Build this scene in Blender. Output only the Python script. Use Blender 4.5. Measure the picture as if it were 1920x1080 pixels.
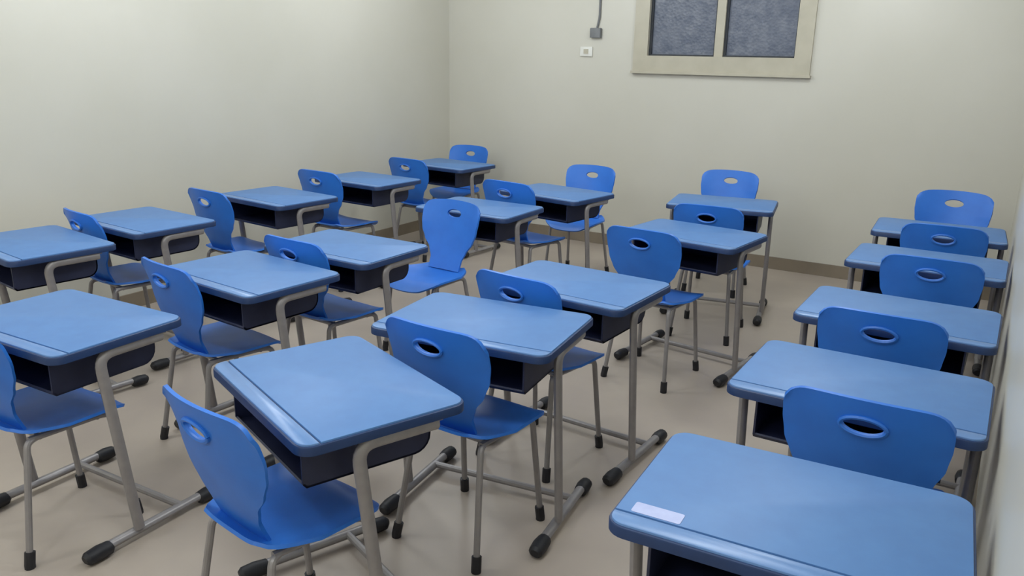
import bpy, bmesh, math, random
from mathutils import Vector, Matrix

for o in list(bpy.data.objects):
    bpy.data.objects.remove(o)
scene = bpy.context.scene
C = scene.collection
R = math.radians
random.seed(4)

# ------------------------------------------------------------------ camera
cam = bpy.data.cameras.new('camera')
cam.sensor_width = 36.0
cam.lens = 36.0 * 1518.8 / 1920.0
cam.clip_start = 0.02
cam_o = bpy.data.objects.new('camera', cam)
C.objects.link(cam_o)
rt = Vector((0.85297755, 0.52161811, 0.01854324))
up = Vector((-0.15931849, 0.22636569, 0.96092465))
fw = Vector((-0.49703815, 0.82260144, -0.27618826))
m = Matrix((rt, up, -fw)).transposed().to_4x4()
m.translation = Vector((0, 0, 1.6467))
cam_o.matrix_world = m
scene.camera = cam_o

# ------------------------------------------------------------------ world, lights, exposure
w = bpy.data.worlds.new('world')
scene.world = w
w.use_nodes = True
bg = w.node_tree.nodes['Background']
bg.inputs[0].default_value = (0.55, 0.66, 0.85, 1)
bg.inputs[1].default_value = 0.55

XL, XR, YF, YB, ZC = -4.765, 0.100, -2.2, 6.63, 2.9


def ceiling_lamp(x, y, power):
    """bare fluorescent fitting hung under the ceiling: shines to all sides"""
    l = bpy.data.lights.new('ceiling_lamp', 'POINT')
    l.shadow_soft_size = 0.22
    l.energy = power
    l.color = (0.92, 0.97, 1.0)
    o = bpy.data.objects.new('ceiling_lamp', l)
    o.location = (x, y, ZC - 0.30)
    C.objects.link(o)


for lx in (-3.55, -1.15):
    for ly in (-1.0, 1.0, 3.0, 5.0):
        ceiling_lamp(lx, ly, 33)

scene.view_settings.view_transform = 'Standard'
scene.view_settings.look = 'None'
scene.view_settings.gamma = 1.0
scene.view_settings.exposure = 0.0
scene.view_settings.use_curve_mapping = False


# ------------------------------------------------------------------ materials
def srgb(r, g, b):
    def f(c):
        c /= 255.0
        return c / 12.92 if c <= 0.04045 else ((c + 0.055) / 1.055) ** 2.4
    return (f(r), f(g), f(b), 1)


def material(name, col, rough=0.5, metal=0.0, col2=None, scale=8.0, bump=0.0, bscale=60.0, spec=0.5, detail=4.0):
    mt = bpy.data.materials.new(name)
    mt.use_nodes = True
    nt = mt.node_tree
    b = nt.nodes['Principled BSDF']
    b.inputs['Base Color'].default_value = col
    b.inputs['Roughness'].default_value = rough
    b.inputs['Metallic'].default_value = metal
    b.inputs['Specular IOR Level'].default_value = spec
    tc = nt.nodes.new('ShaderNodeTexCoord')
    if col2:
        n = nt.nodes.new('ShaderNodeTexNoise')
        n.inputs['Scale'].default_value = scale
        n.inputs['Detail'].default_value = detail
        mx = nt.nodes.new('ShaderNodeMix')
        mx.data_type = 'RGBA'
        mx.inputs['A'].default_value = col
        mx.inputs['B'].default_value = col2
        rp = nt.nodes.new('ShaderNodeMapRange')
        rp.inputs['From Min'].default_value = 0.35
        rp.inputs['From Max'].default_value = 0.65
        nt.links.new(tc.outputs['Object'], n.inputs['Vector'])
        nt.links.new(n.outputs['Fac'], rp.inputs['Value'])
        nt.links.new(rp.outputs['Result'], mx.inputs['Factor'])
        nt.links.new(mx.outputs['Result'], b.inputs['Base Color'])
    if bump:
        n2 = nt.nodes.new('ShaderNodeTexNoise')
        n2.inputs['Scale'].default_value = bscale
        n2.inputs['Detail'].default_value = 3
        bp = nt.nodes.new('ShaderNodeBump')
        bp.inputs['Strength'].default_value = bump
        bp.inputs['Distance'].default_value = 0.003
        nt.links.new(tc.outputs['Object'], n2.inputs['Vector'])
        nt.links.new(n2.outputs['Fac'], bp.inputs['Height'])
        nt.links.new(bp.outputs['Normal'], b.inputs['Normal'])
    return mt


M = {}
M['wall'] = material('cream_wall_paint', srgb(204, 201, 190), 0.36, col2=srgb(200, 197, 185), scale=1.3, bump=0.05, bscale=35)
M['ceiling'] = material('white_ceiling_paint', srgb(235, 235, 230), 0.8, col2=srgb(230, 230, 225), scale=2)
M['floor'] = material('beige_floor', srgb(178, 166, 154), 0.42, col2=srgb(168, 156, 146), scale=2.5, detail=8)
M['skirting'] = material('taupe_skirting', srgb(136, 124, 108), 0.4, col2=srgb(126, 115, 100), scale=6)
M['laminate'] = material('light_blue_laminate', srgb(84, 128, 184), 0.48, col2=srgb(81, 123, 179), scale=14, bump=0.03, bscale=120)
M['rail'] = material('front_rail_painted_highlight', srgb(98, 136, 188), 0.32, col2=srgb(94, 131, 183), scale=20)  # lighter than the laminate: the edge highlight is put into the colour
M['core'] = material('dark_blue_edge_plastic', srgb(30, 56, 100), 0.45, col2=srgb(27, 51, 93), scale=18)
M['box'] = material('navy_book_box', srgb(38, 44, 72), 0.5, col2=srgb(33, 38, 64), scale=12)
M['metal'] = material('grey_enamel_tube', srgb(150, 146, 146), 0.35, metal=0.25, col2=srgb(142, 138, 139), scale=25)
M['black'] = material('black_rubber', srgb(24, 24, 30), 0.55, col2=srgb(30, 30, 36), scale=40)
M['plastic'] = material('blue_chair_plastic', srgb(42, 115, 211), 0.42, col2=srgb(39, 109, 204), scale=10, bump=0.06, bscale=220)
M['frame'] = material('grey_beige_window_frame', srgb(186, 180, 162), 0.4, col2=srgb(178, 172, 154), scale=7)
M['gap_shade'] = material('dark_gap_shade', srgb(52, 56, 62), 0.6, col2=srgb(46, 50, 56), scale=20)  # dark tone painted for the shadow in the gap beside the glass
M['socket'] = material('off_white_plastic', srgb(220, 219, 212), 0.4, col2=srgb(213, 212, 205), scale=10)
M['greyplastic'] = material('grey_plastic', srgb(112, 114, 116), 0.5, col2=srgb(104, 106, 108), scale=20)
M['sticker'] = material('pale_sticker', srgb(176, 186, 226), 0.35, col2=srgb(168, 178, 220), scale=40)


def glass_material():
    mt = bpy.data.materials.new('frosted_textured_glass')
    mt.use_nodes = True
    nt = mt.node_tree
    out = nt.nodes['Material Output']
    b = nt.nodes['Principled BSDF']
    b.inputs['Roughness'].default_value = 0.3
    tc = nt.nodes.new('ShaderNodeTexCoord')
    n = nt.nodes.new('ShaderNodeTexNoise')
    n.inputs['Scale'].default_value = 14
    n.inputs['Detail'].default_value = 5
    v = nt.nodes.new('ShaderNodeTexVoronoi')
    v.inputs['Scale'].default_value = 45
    mx = nt.nodes.new('ShaderNodeMix')
    mx.data_type = 'RGBA'
    mx.inputs['A'].default_value = srgb(112, 120, 138)
    mx.inputs['B'].default_value = srgb(136, 142, 156)
    rp = nt.nodes.new('ShaderNodeMapRange')
    rp.inputs['From Min'].default_value = 0.35
    rp.inputs['From Max'].default_value = 0.65
    bp = nt.nodes.new('ShaderNodeBump')
    bp.inputs['Strength'].default_value = 0.4
    bp.inputs['Distance'].default_value = 0.004
    nt.links.new(tc.outputs['Object'], n.inputs['Vector'])
    nt.links.new(tc.outputs['Object'], v.inputs['Vector'])
    nt.links.new(n.outputs['Fac'], rp.inputs['Value'])
    nt.links.new(rp.outputs['Result'], mx.inputs['Factor'])
    nt.links.new(mx.outputs['Result'], b.inputs['Base Color'])
    nt.links.new(v.outputs['Distance'], bp.inputs['Height'])
    nt.links.new(bp.outputs['Normal'], b.inputs['Normal'])
    tr = nt.nodes.new('ShaderNodeBsdfTranslucent')
    nt.links.new(mx.outputs['Result'], tr.inputs['Color'])
    ms = nt.nodes.new('ShaderNodeMixShader')
    ms.inputs[0].default_value = 0.35
    nt.links.new(b.outputs[0], ms.inputs[1])
    nt.links.new(tr.outputs[0], ms.inputs[2])
    nt.links.new(ms.outputs[0], out.inputs['Surface'])
    return mt


M['glass'] = glass_material()


# ------------------------------------------------------------------ mesh helpers
class MB:
    def __init__(self):
        self.v, self.f = [], []

    def add(self, vs, fs):
        k = len(self.v)
        self.v += [tuple(a) for a in vs]
        self.f += [tuple(i + k for i in f) for f in fs]
        return self

    def box(self, x0, x1, y0, y1, z0, z1):
        return self.add([(x0, y0, z0), (x1, y0, z0), (x1, y1, z0), (x0, y1, z0),
                         (x0, y0, z1), (x1, y0, z1), (x1, y1, z1), (x0, y1, z1)],
                        [(3, 2, 1, 0), (4, 5, 6, 7), (0, 1, 5, 4), (1, 2, 6, 5), (2, 3, 7, 6), (3, 0, 4, 7)])

    def prism(self, outline, z0, z1, ch=0.0):
        """vertical prism over an outline (ccw), with a small top chamfer"""
        n = len(outline)
        cx = sum(a[0] for a in outline) / n
        cy = sum(a[1] for a in outline) / n
        rings = [(z0, 0.0)]
        rings += [(z1 - ch, 0.0), (z1 - ch * 0.3, ch * 0.3), (z1, ch)] if ch else [(z1, 0.0)]
        vs, fs = [], []
        for z, ins in rings:
            for x, y in outline:
                d = math.hypot(x - cx, y - cy)
                # inset along each axis, good enough for rounded rectangles
                sx = x - math.copysign(min(ins, abs(x - cx)), x - cx)
                sy = y - math.copysign(min(ins, abs(y - cy)), y - cy)
                vs.append((sx, sy, z))
        for k in range(len(rings) - 1):
            for i in range(n):
                j = (i + 1) % n
                fs.append((k * n + i, k * n + j, (k + 1) * n + j, (k + 1) * n + i))
        fs.append(tuple(reversed(range(n))))
        t = (len(rings) - 1) * n
        fs.append(tuple(range(t, t + n)))
        return self.add(vs, fs)

    def tube(self, pts, rx, ry=None, segs=10, ref=(1, 0, 0)):
        ry = ry or rx
        pts = [Vector(a) for a in pts]
        n = len(pts)
        vs, fs = [], []
        ref = Vector(ref)
        for i, p in enumerate(pts):
            a = pts[max(i - 1, 0)]
            b = pts[min(i + 1, n - 1)]
            t = (b - a).normalized()
            e1 = (ref - t * ref.dot(t))
            e1 = e1.normalized() if e1.length > 1e-4 else t.orthogonal().normalized()
            e2 = t.cross(e1)
            for s in range(segs):
                an = 2 * math.pi * s / segs
                vs.append(p + e1 * rx * math.cos(an) + e2 * ry * math.sin(an))
        for i in range(n - 1):
            for s in range(segs):
                q = (s + 1) % segs
                fs.append((i * segs + s, i * segs + q, (i + 1) * segs + q, (i + 1) * segs + s))
        fs.append(tuple(reversed(range(segs))))
        fs.append(tuple(range((n - 1) * segs, n * segs)))
        return self.add(vs, fs)

    def build(self, name, mat, parent=None, smooth=35):
        me = bpy.data.meshes.new(name)
        me.from_pydata(self.v, [], self.f)
        me.validate()
        bm = bmesh.new()
        bm.from_mesh(me)
        bmesh.ops.recalc_face_normals(bm, faces=bm.faces)
        bm.to_mesh(me)
        bm.free()
        if smooth:
            for pl in me.polygons:
                pl.use_smooth = True
            me.set_sharp_from_angle(angle=R(smooth))
        me.materials.append(M[mat])
        o = bpy.data.objects.new(name, me)
        C.objects.link(o)
        if parent:
            o.parent = parent
        return o


def rounded_rect(x0, x1, y0, y1, r, seg=6, corners=(1, 1, 1, 1)):
    """ccw outline; corners order: x1y0, x1y1, x0y1, x0y0"""
    out = []
    for k, (cx, cy, a0) in enumerate(((x1 - r, y0 + r, -90), (x1 - r, y1 - r, 0), (x0 + r, y1 - r, 90), (x0 + r, y0 + r, 180))):
        if corners[k]:
            for s in range(seg + 1):
                a = R(a0 + 90 * s / seg)
                out.append((cx + r * math.cos(a), cy + r * math.sin(a)))
        else:
            out.append([(x1, y0), (x1, y1), (x0, y1), (x0, y0)][k])
    return out


def smooth_path(pts, rad, seg=6):
    """polyline with rounded bends"""
    pts = [Vector(p) for p in pts]
    out = [pts[0]]
    for i in range(1, len(pts) - 1):
        p = pts[i]
        a = (pts[i - 1] - p)
        b = (pts[i + 1] - p)
        d = min(rad, a.length * 0.45, b.length * 0.45)
        pa, pb = p + a.normalized() * d, p + b.normalized() * d
        for s in range(seg + 1):
            t = s / seg
            out.append(pa.lerp(p, t).lerp(p.lerp(pb, t), t))
    out.append(pts[-1])
    return out


def empty(name, loc=(0, 0, 0), rz=0.0):
    o = bpy.data.objects.new(name, None)
    o.empty_display_size = 0.1
    o.location = loc
    o.rotation_euler = (0, 0, R(rz))
    C.objects.link(o)
    return o


def tag(o, label=None, cat=None, group=None, kind=None):
    if label:
        o['label'] = label
    if cat:
        o['category'] = cat
    if group:
        o['group'] = group
    if kind:
        o['kind'] = kind
    return o


def copy_tree(o, parent=None):
    c = o.copy()
    C.objects.link(c)
    if parent:
        c.parent = parent
    for ch in list(o.children):
        copy_tree(ch, c)
    return c


# ------------------------------------------------------------------ room shell
T = 0.15
WX0, WX1, WZ0, WZ1 = -2.715, -1.515, 1.665, 2.55      # window opening in the back wall
s = MB().box(XL - T, XR + T, YF - T, YB + T, -T, 0).build('floor', 'floor', smooth=0)
tag(s, 'plain beige classroom floor under the desks', 'floor', kind='structure')
s = MB().box(XL - T, XR + T, YF - T, YB + T, ZC, ZC + T).build('ceiling', 'ceiling', smooth=0)
tag(s, 'white ceiling above the classroom', 'ceiling', kind='structure')
s = MB().box(XL - T, XL, YF, YB, 0, ZC).build('wall_left', 'wall', smooth=0)
tag(s, 'bare cream wall beside the left row of desks', 'wall', kind='structure')
s = MB().box(XR, XR + T, YF, YB, 0, ZC).build('wall_right', 'wall', smooth=0)
tag(s, 'glossy cream wall that the right row of desks touches', 'wall', kind='structure')
s = MB().box(XL - T, XR + T, YF - T, YF, 0, ZC).build('wall_front', 'wall', smooth=0)
tag(s, 'cream wall behind the viewer', 'wall', kind='structure')
bw = MB()
bw.box(XL - T, WX0, YB, YB + T, 0, ZC)
bw.box(WX1, XR + T, YB, YB + T, 0, ZC)
bw.box(WX0, WX1, YB, YB + T, 0, WZ0)
bw.box(WX0, WX1, YB, YB + T, WZ1, ZC)
s = bw.build('wall_back', 'wall', smooth=0)
tag(s, 'cream back wall with the two-pane window', 'wall', kind='structure')

bbh, bbt = 0.10, 0.012
s = MB().box(XL, XR, YB - bbt, YB, 0, bbh).build('baseboard_back', 'skirting', smooth=0)
tag(s, 'taupe skirting along the foot of the back wall', 'baseboard', kind='structure')
s = MB().box(XL, XL + bbt, YF, YB - bbt, 0, bbh).build('baseboard_left', 'skirting', smooth=0)
tag(s, 'taupe skirting along the foot of the left wall', 'baseboard', kind='structure')
s = MB().box(XR - bbt, XR, YF, YB - bbt, 0, bbh).build('baseboard_right', 'skirting', smooth=0)
tag(s, 'taupe skirting along the foot of the right wall', 'baseboard', kind='structure')

# window: surround, two sashes with frosted panes, centre mullion
win = empty('window_1', ((WX0 + WX1) / 2, YB, WZ0))
tag(win, 'two-pane frosted window with grey-beige surround in the back wall', 'window', kind='structure')
ww, wh = (WX1 - WX0) / 2, WZ1 - WZ0
cw = 0.125
f = MB()
f.box(-ww - cw, -ww, -0.025, 0.02, -cw, wh + cw)
f.box(ww, ww + cw, -0.025, 0.02, -cw, wh + cw)
f.box(-ww, ww, -0.025, 0.02, wh, wh + cw)
f.box(-ww, ww, -0.025, 0.02, -cw, 0)
f.build('window_surround', 'frame', win, smooth=0)
MB().box(-ww - cw - 0.01, ww + cw + 0.01, -0.045, 0.0, -cw - 0.02, -cw).build('window_sill', 'frame', win, smooth=0)
MB().box(-0.035, 0.035, -0.01, 0.05, 0, wh).build('mullion', 'frame', win, smooth=0)
for sx in (-1, 1):
    x0, x1 = (-ww, -0.035) if sx < 0 else (0.035, ww)
    g = MB()
    g.box(x0, x0 + 0.02, 0.01, 0.05, 0, wh).box(x1 - 0.012, x1, 0.01, 0.05, 0, wh)
    g.box(x0 + 0.02, x1 - 0.012, 0.01, 0.05, 0, 0.012).box(x0 + 0.02, x1 - 0.012, 0.01, 0.05, wh - 0.012, wh)
    sash = g.build('sash_gap_shade', 'gap_shade', win, smooth=0)  # dark strips standing in for the shaded gap round each pane
    MB().box(x0 + 0.02, x1 - 0.012, 0.028, 0.034, 0.012, wh - 0.012).build('pane', 'glass', sash, smooth=0)

# cable dropping to a switch box, pale wall socket under it
cab = empty('wall_cable', (-3.175, YB, 1.85))
tag(cab, 'dark cable running down the back wall left of the window to a small box', 'cable')
MB().tube(smooth_path([(0, -0.012, 1.04), (0, -0.012, 0.12), (-0.02, -0.012, 0.03)], 0.03), 0.009).build('cable', 'greyplastic', cab)
b = MB()
b.prism(rounded_rect(-0.075, 0.025, -0.04, 0.0, 0.008, 3), -0.045, 0.035, 0.006)
b.build('junction_box', 'greyplastic', cab)
soc = empty('wall_socket', (-3.29, YB, 1.65))
tag(soc, 'small off-white wall socket on the back wall below the dark cable', 'socket')
b = MB()
b.prism(rounded_rect(-0.06, 0.06, -0.014, 0.0, 0.005, 3), 0.0, 0.08, 0.004)
b.build('plate', 'socket', soc)
MB().box(-0.022, 0.022, -0.018, -0.012, 0.02, 0.06).build('socket_insert', 'frame', soc, smooth=0)

# ------------------------------------------------------------------ desk
W2, D2, HT = 0.333, 0.242, 0.75


def make_desk():
    root = empty('school_desk')
    # dark plastic core that shows as edge band and as the floor of the pencil groove
    core = MB().prism(rounded_rect(-W2, W2, -D2, D2, 0.045), HT - 0.030, HT - 0.005, 0.004).build('edge_band', 'core', root)
    # laminate writing surface
    i = 0.006
    MB().prism(rounded_rect(-W2 + i, W2 - i, -D2 + 0.057, D2 - i, 0.04, corners=(0, 1, 1, 0)), HT - 0.012, HT, 0.002).build('desk_top', 'laminate', root)
    # rounded rail along the sitter's edge; its paler blue paints in a highlight
    MB().prism(rounded_rect(-W2 + i, W2 - i, -D2 + 0.006, -D2 + 0.052, 0.036, corners=(1, 0, 0, 1)), HT - 0.012, HT, 0.003).build('front_rail', 'rail', root)
    # open book box with rounded lower back edge
    bx, zt, zb = 0.245, HT - 0.030, HT - 0.160
    t = 0.006
    prof = [(-0.205, zt), (-0.205, zb + 0.012), (-0.195, zb)]
    for k in range(6):
        a = R(-90 + 90 * k / 5)
        prof.append((0.12 + 0.05 * math.cos(a), zb + 0.05 + 0.05 * math.sin(a)))
    prof.append((0.17, zt))
    bb = MB()
    side = prof
    for sx in (-1, 1):
        o = [(sx * bx, y, z) for y, z in side]
        q = [(sx * (bx - t), y, z) for y, z in side]
        k = len(side)
        fs = [tuple(range(k)), tuple(reversed(range(k, 2 * k)))]
        fs += [(a, (a + 1) % k, k + (a + 1) % k, k + a) for a in range(k)]
        bb.add(o + q, fs)
    strip = prof[1:]
    for a in range(len(strip) - 1):
        (y0, z0), (y1, z1) = strip[a], strip[a + 1]
        d = Vector((y1 - y0, z1 - z0)).normalized()
        ny, nz = -d.y * t, d.x * t
        bb.add([(-bx, y0, z0), (bx, y0, z0), (bx, y1, z1), (-bx, y1, z1),
                (-bx, y0 + ny, z0 + nz), (bx, y0 + ny, z0 + nz), (bx, y1 + ny, z1 + nz), (-bx, y1 + ny, z1 + nz)],
               [(0, 1, 2, 3), (7, 6, 5, 4), (0, 4, 5, 1), (2, 6, 7, 3), (1, 5, 6, 2), (0, 3, 7, 4)])
    bb.build('book_box', 'box', root, smooth=30)
    for sx in (-1, 1):
        x = sx * 0.312
        path = smooth_path([(x, 0.15, HT - 0.046), (x, -0.085, HT - 0.046), (x, -0.015, 0.045)], 0.055, 7)
        leg = MB().tube(path, 0.014, 0.019, 12).build('leg', 'metal', root)
        MB().box(x - 0.014, x + 0.014, 0.02, 0.16, HT - 0.036, HT - 0.030).build('mounting_plate', 'metal', leg, smooth=0)
        x = sx * 0.302
        foot = MB().tube([(x, -0.17, 0.034), (x, 0.28, 0.034)], 0.018, 0.015, 12).build('foot_bar', 'metal', root)
        for y0, y1 in ((-0.215, -0.115), (0.235, 0.320)):
            c = MB()
            ym = (y0 + y1) / 2
            c.tube([(x, y0, 0.026), (x, y0 + 0.01, 0.027), (x, ym, 0.028), (x, y1 - 0.01, 0.027), (x, y1, 0.026)], 0.028, 0.026, 12)
            # rounded ends
            for k in range(12):
                for r_i, sc in ((0, 0.55), (1, 0.9), (3, 0.9), (4, 0.55)):
                    vx, vy, vz = c.v[r_i * 12 + k]
                    c.v[r_i * 12 + k] = (x + (vx - x) * sc, vy, 0.026 + (vz - 0.026) * sc)
            c.build('end_cap', 'black', foot)
    MB().tube([(-0.300, 0.165, 0.036), (0.300, 0.165, 0.036)], 0.013, 0.013, 10, ref=(0, 1, 0)).build('cross_bar', 'metal', root)
    return root


# ------------------------------------------------------------------ chair
def back_halfwidth(t):
    """half width of the backrest at relative height t (0 bottom .. 1 top)"""
    pts = [(0, 0.112), (0.15, 0.114), (0.28, 0.136), (0.42, 0.176), (0.56, 0.199), (0.72, 0.207), (0.88, 0.207), (1.0, 0.200)]
    for (a, wa), (b_, wb) in zip(pts, pts[1:]):
        if t <= b_:
            u = (t - a) / (b_ - a)
            u = u * u * (3 - 2 * u) * 0.5 + u * 0.5
            return wa + (wb - wa) * u
    return pts[-1][1]


ZB0, ZB1 = 0.445, 0.835


def back_point(xn, t, off=0.0):
    """xn -1..1 across, t 0..1 up; returns a point of the curved shell"""
    hw = back_halfwidth(t)
    # top corners drop, giving the gently arched top edge
    drop = 0.0
    if t > 0.6:
        drop = ((t - 0.6) / 0.4) ** 2 * (0.010 * xn * xn + 0.036 * abs(xn) ** 11)
    x = hw * xn
    z = ZB0 + (ZB1 - ZB0) * t - drop
    lean = -0.165 - 0.085 * t + 0.035 * (1 - t) ** 3
    y = lean + 0.040 * (x / 0.2) ** 2 * min(1.0, 0.35 + t)      # wraps round the sitter
    return Vector((x, y + off, z))


def make_backrest(parent):
    NX, NY = 34, 40
    hx, ht = 0.0, 0.805           # hole centre
    rx, rt_ = 0.052, 0.062        # metres across, relative height
    bm = bmesh.new()
    grid = {}
    par = {}
    for j in range(NY + 1):
        for i in range(NX + 1):
            par[i, j] = [-1 + 2 * i / NX, j / NY]
    hw = back_halfwidth(ht)

    def inside(p):
        return math.hypot((p[0] * hw - hx) / rx, (p[1] - ht) / rt_)
    keep = []
    for j in range(NY):
        for i in range(NX):
            c = [-1 + 2 * (i + 0.5) / NX, (j + 0.5) / NY]
            if inside(c) >= 1.0:
                keep.append((i, j))
    ks = set(keep)
    for (i, j), p in par.items():
        nb = [(i - a, j - b_) for a in (0, 1) for b_ in (0, 1)]
        cells = [q for q in nb if 0 <= q[0] < NX and 0 <= q[1] < NY]
        if any(q not in ks for q in cells) and any(q in ks for q in cells):
            d = inside(p)
            ux, ut = (p[0] * hw - hx) / d, (p[1] - ht) / d
            p[0], p[1] = (hx + ux) / hw, ht + ut
    for i, j in keep:
        vs = []
        for q in ((i, j), (i + 1, j), (i + 1, j + 1), (i, j + 1)):
            if q not in grid:
                grid[q] = bm.verts.new(back_point(*par[q]))
            vs.append(grid[q])
        bm.faces.new(vs)
    # thickness
    bmesh.ops.recalc_face_normals(bm, faces=bm.faces)
    bmesh.ops.solidify(bm, geom=bm.faces[:], thickness=0.010)
    me = bpy.data.meshes.new('backrest')
    bm.to_mesh(me)
    bm.free()
    for pl in me.polygons:
        pl.use_smooth = True
    me.set_sharp_from_angle(angle=R(50))
    me.materials.append(M['plastic'])
    o = bpy.data.objects.new('backrest', me)
    C.objects.link(o)
    o.parent = parent
    # raised rim round the handle hole
    pts = []
    for k in range(25):
        a = 2 * math.pi * k / 24
        pts.append(back_point((hx + rx * 1.08 * math.cos(a)) / hw, ht + rt_ * 1.08 * math.sin(a), -0.003))
    MB().tube(pts, 0.006, 0.006, 6, ref=(0, 1, 0)).build('handle_rim', 'plastic', o)
    return o


def make_seat(parent):
    NX, NY = 20, 20
    bm = bmesh.new()
    vs = {}
    for j in range(NY + 1):
        v = j / NY                      # 0 rear .. 1 front
        y = -0.165 + 0.385 * v
        hw = 0.118 + (0.205 - 0.118) * min(1, v / 0.35) ** 0.6
        if v > 0.72:
            hw -= 0.085 * ((v - 0.72) / 0.28) ** 2.8
        for i in range(NX + 1):
            u = -1 + 2 * i / NX
            x = hw * u
            z = 0.447 - 0.014 * math.cos(u * math.pi / 2) * math.sin(math.pi * min(1, v * 1.1))
            z += 0.010 * abs(u) ** 4
            if v > 0.75:
                z -= 0.045 * ((v - 0.75) / 0.25) ** 2
            if v < 0.12:
                z += 0.012 * (1 - v / 0.12) ** 2
            yy = y + (0.018 * (1 - u * u) if v > 0.5 else 0) * max(0, (v - 0.5) * 2)
            vs[i, j] = bm.verts.new((x, yy, z))
    for j in range(NY):
        for i in range(NX):
            bm.faces.new([vs[i, j], vs[i + 1, j], vs[i + 1, j + 1], vs[i, j + 1]])
    bmesh.ops.recalc_face_normals(bm, faces=bm.faces)
    bmesh.ops.solidify(bm, geom=bm.faces[:], thickness=0.010)
    me = bpy.data.meshes.new('seat')
    bm.to_mesh(me)
    bm.free()
    for pl in me.polygons:
        pl.use_smooth = True
    me.set_sharp_from_angle(angle=R(50))
    me.materials.append(M['plastic'])
    o = bpy.data.objects.new('seat', me)
    C.objects.link(o)
    o.parent = parent
    return o


def make_chair():
    root = empty('school_chair')
    make_backrest(root)
    make_seat(root)
    zt = 0.418
    f = MB()
    for sx in (-1, 1):
        f.tube([(sx * 0.135, -0.13, zt), (sx * 0.150, 0.14, zt)], 0.011, 0.011, 8)
    f.tube([(-0.15, 0.10, zt - 0.004), (0.15, 0.10, zt - 0.004)], 0.010, 0.010, 8, ref=(0, 1, 0))
    f.tube([(-0.135, -0.09, zt - 0.004), (0.135, -0.09, zt - 0.004)], 0.010, 0.010, 8, ref=(0, 1, 0))
    f.build('seat_frame', 'metal', root)
    for sx in (-1, 1):
        for y0, y1, x1 in ((0.14, 0.190, 0.176), (-0.13, -0.205, 0.176)):
            x0 = 0.150 if y0 > 0 else 0.135
            p = smooth_path([(sx * x0 * 0.97, y0 * 0.72, zt), (sx * (x0 + 0.006), y0 * 1.06, zt - 0.006), (sx * x1, y1, 0.012)], 0.035, 5)
            leg = MB().tube(p, 0.011, 0.011, 10, ref=(0.9, 0.1, 0.2)).build('leg', 'metal', root)
            d = (Vector((sx * (x0 + 0.006), y0 * 1.06, zt)) - Vector((sx * x1, y1, 0.012))).normalized()
            q = Vector((sx * x1, y1, 0.0))
            MB().tube([q + Vector((0, 0, 0.0005)), q + Vector((0, 0, 0.012)), q + d * 0.055], 0.017, 0.017, 10, ref=(0.9, 0.1, 0.2)).build('leg_glide', 'black', leg)
    return root


desk0 = make_desk()
chair0 = make_chair()
first = {'d': True, 'c': True}


def place_desk(x, y, rz, label):
    o = desk0 if first['d'] else copy_tree(desk0)
    first['d'] = False
    o.location = (x, y, 0)
    o.rotation_euler = (0, 0, R(rz))
    tag(o, label, 'desk', 'blue student desks standing in four rows')
    return o


def place_chair(x, y, rz, label, sc=1.0):
    """x, y: middle of the top edge of the backrest"""
    o = chair0 if first['c'] else copy_tree(chair0)
    first['c'] = False
    a = R(rz)
    off = 0.245 * sc
    o.location = (x - math.sin(a) * off, y + math.cos(a) * off, 0)
    o.rotation_euler = (0, 0, a)
    o.scale = (sc, sc, sc)
    tag(o, label, 'chair', 'blue plastic student chairs at the desks')
    return o


DESKS = [
    # row along the right wall, near to far
    (-0.262, 1.592, 3.0, 'blue school desk cut off by the lower right corner, nearest of all'),
    (-0.260, 2.409, -0.5, 'second desk from the front in the row touching the right wall'),
    (-0.258, 3.219, -0.8, 'middle desk of the five in the row touching the right wall'),
    (-0.250, 4.209, -0.7, 'fourth desk from the front in the row touching the right wall'),
    (-0.268, 5.066, 2.5, 'farthest blue desk in the row touching the right wall'),
    # second row from the right
    (-1.53, 1.563, -21.3, 'blue desk turned askew at lower centre, front of the second row from the right'),
    (-1.481, 2.268, 7, 'blue desk at the centre, right behind the askew front desk'),
    (-1.445, 2.898, -3.2, 'middle desk of the five in the second row from the right'),
    (-1.381, 4.156, -7, 'fourth desk from the front in the second row from the right'),
    (-1.543, 5.198, 10, 'farthest blue desk in the second row from the right, under the window'),
    # second row from the left
    (-2.683, 1.457, 1.9, 'large blue desk at the left edge, front of the second row from the left'),
    (-2.669, 2.248, -5.1, 'second desk from the front in the second row from the left'),
    (-2.665, 2.854, -0.8, 'middle desk of the five in the second row from the left'),
    (-2.718, 4.10, 0.7, 'blue desk behind the chair turned backwards, second row from the left'),
    (-2.614, 4.898, -9, 'farthest blue desk in the second row from the left'),
    # row along the left wall
    (-3.909, 2.045, -6.5, 'front blue desk beside the left wall, cut by the left picture edge'),
    (-3.975, 2.673, -4, 'second desk from the front in the row along the left wall'),
    (-3.986, 3.645, -5.6, 'middle desk of the five in the row along the left wall'),
    (-4.023, 4.564, -3.3, 'fourth desk from the front in the row along the left wall'),
    (-4.053, 5.635, -5, 'farthest blue desk, in the corner of the left and back walls'),
]
for d in DESKS:
    place_desk(*d)

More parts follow.
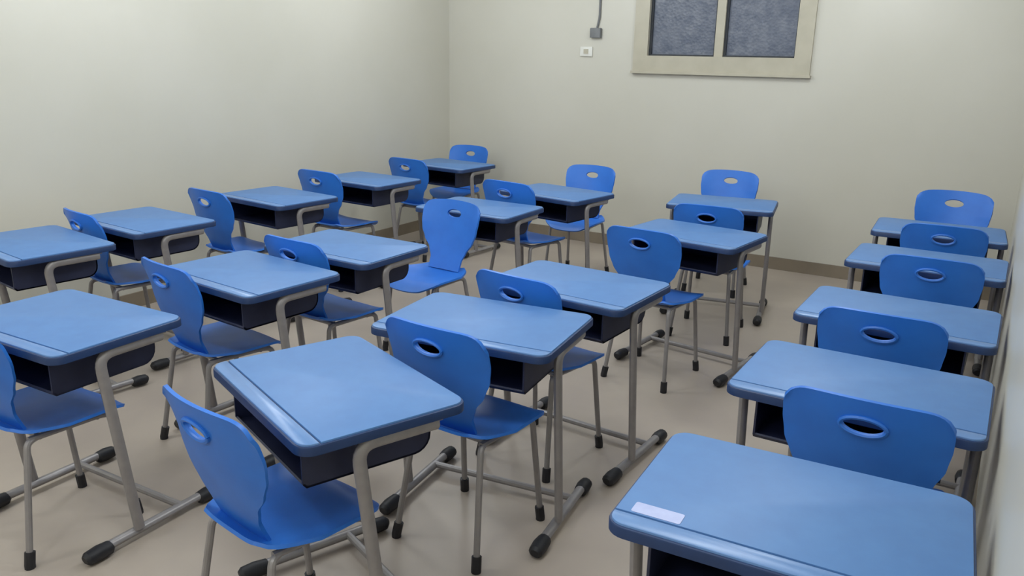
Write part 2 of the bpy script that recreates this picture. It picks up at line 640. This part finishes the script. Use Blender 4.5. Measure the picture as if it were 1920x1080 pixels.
CHAIRS = [
    (-0.206, 2.059, 0, 'large blue chair back at lower right, behind the nearest desk', 1),
    (-0.279, 2.860, 0, 'second blue chair from the front in the row touching the right wall', 1),
    (-0.210, 3.860, 0, 'third blue chair from the front in the row touching the right wall', 1),
    (-0.222, 4.715, 2, 'fourth blue chair from the front in the row touching the right wall', 1),
    (-0.245, 5.800, 180, 'chair facing the viewer beyond the farthest desk of the right wall row', 1.05),
    (-1.578, 1.125, -9, 'dark blue chair at the askew desk, back turned at lower left', 1),
    (-1.462, 1.900, -3, 'dark blue chair overlapping the askew front desk, at the centre desk', 1),
    (-1.560, 2.560, -7, 'third chair from the front in the second row from the right', 1),
    (-1.495, 3.673, -5, 'fourth chair from the front in the second row from the right', 1),
    (-1.437, 4.530, 4, 'fifth chair from the front in the second row from the right', 1),
    (-1.742, 6.030, 184, 'chair facing the viewer against the back wall, right under the window', 1.02),
    (-2.700, 1.115, 0, 'chair barely showing at the left picture edge before the large desk', 1),
    (-2.800, 1.915, -9, 'second chair from the front in the second row from the left', 1),
    (-2.715, 2.515, -4, 'third chair from the front in the second row from the left', 1),
    (-2.680, 3.800, 176, 'blue chair turned backwards with its whole seat showing, left of centre', 1),
    (-2.740, 4.400, -8, 'fifth chair from the front in the second row from the left', 1.04),
    (-2.745, 5.740, 181, 'chair facing the viewer beyond the farthest desk, left of the window', 1),
    (-4.065, 2.335, -9, 'nearest blue chair in the row along the left wall', 1),
    (-4.107, 3.163, -5, 'second blue chair from the front in the row along the left wall', 1),
    (-4.100, 4.090, -3, 'third blue chair from the front in the row along the left wall', 1.02),
    (-4.140, 5.130, -4, 'fourth blue chair from the front in the row along the left wall', 1),
    (-4.275, 6.300, 182, 'chair facing the viewer in the corner of the left and back walls', 1),
]
for c in CHAIRS:
    place_chair(*c)

# pale sticker on the nearest desk
st = MB().prism(rounded_rect(-0.052, 0.052, -0.020, 0.020, 0.005, 3), 0.0, 0.0008).build('desk_sticker', 'sticker', smooth=0)
st.location = (-0.497, 1.418, HT)
st.rotation_euler = (0, 0, R(3.0))
tag(st, 'small pale rectangular sticker on the nearest desk at lower right', 'sticker')
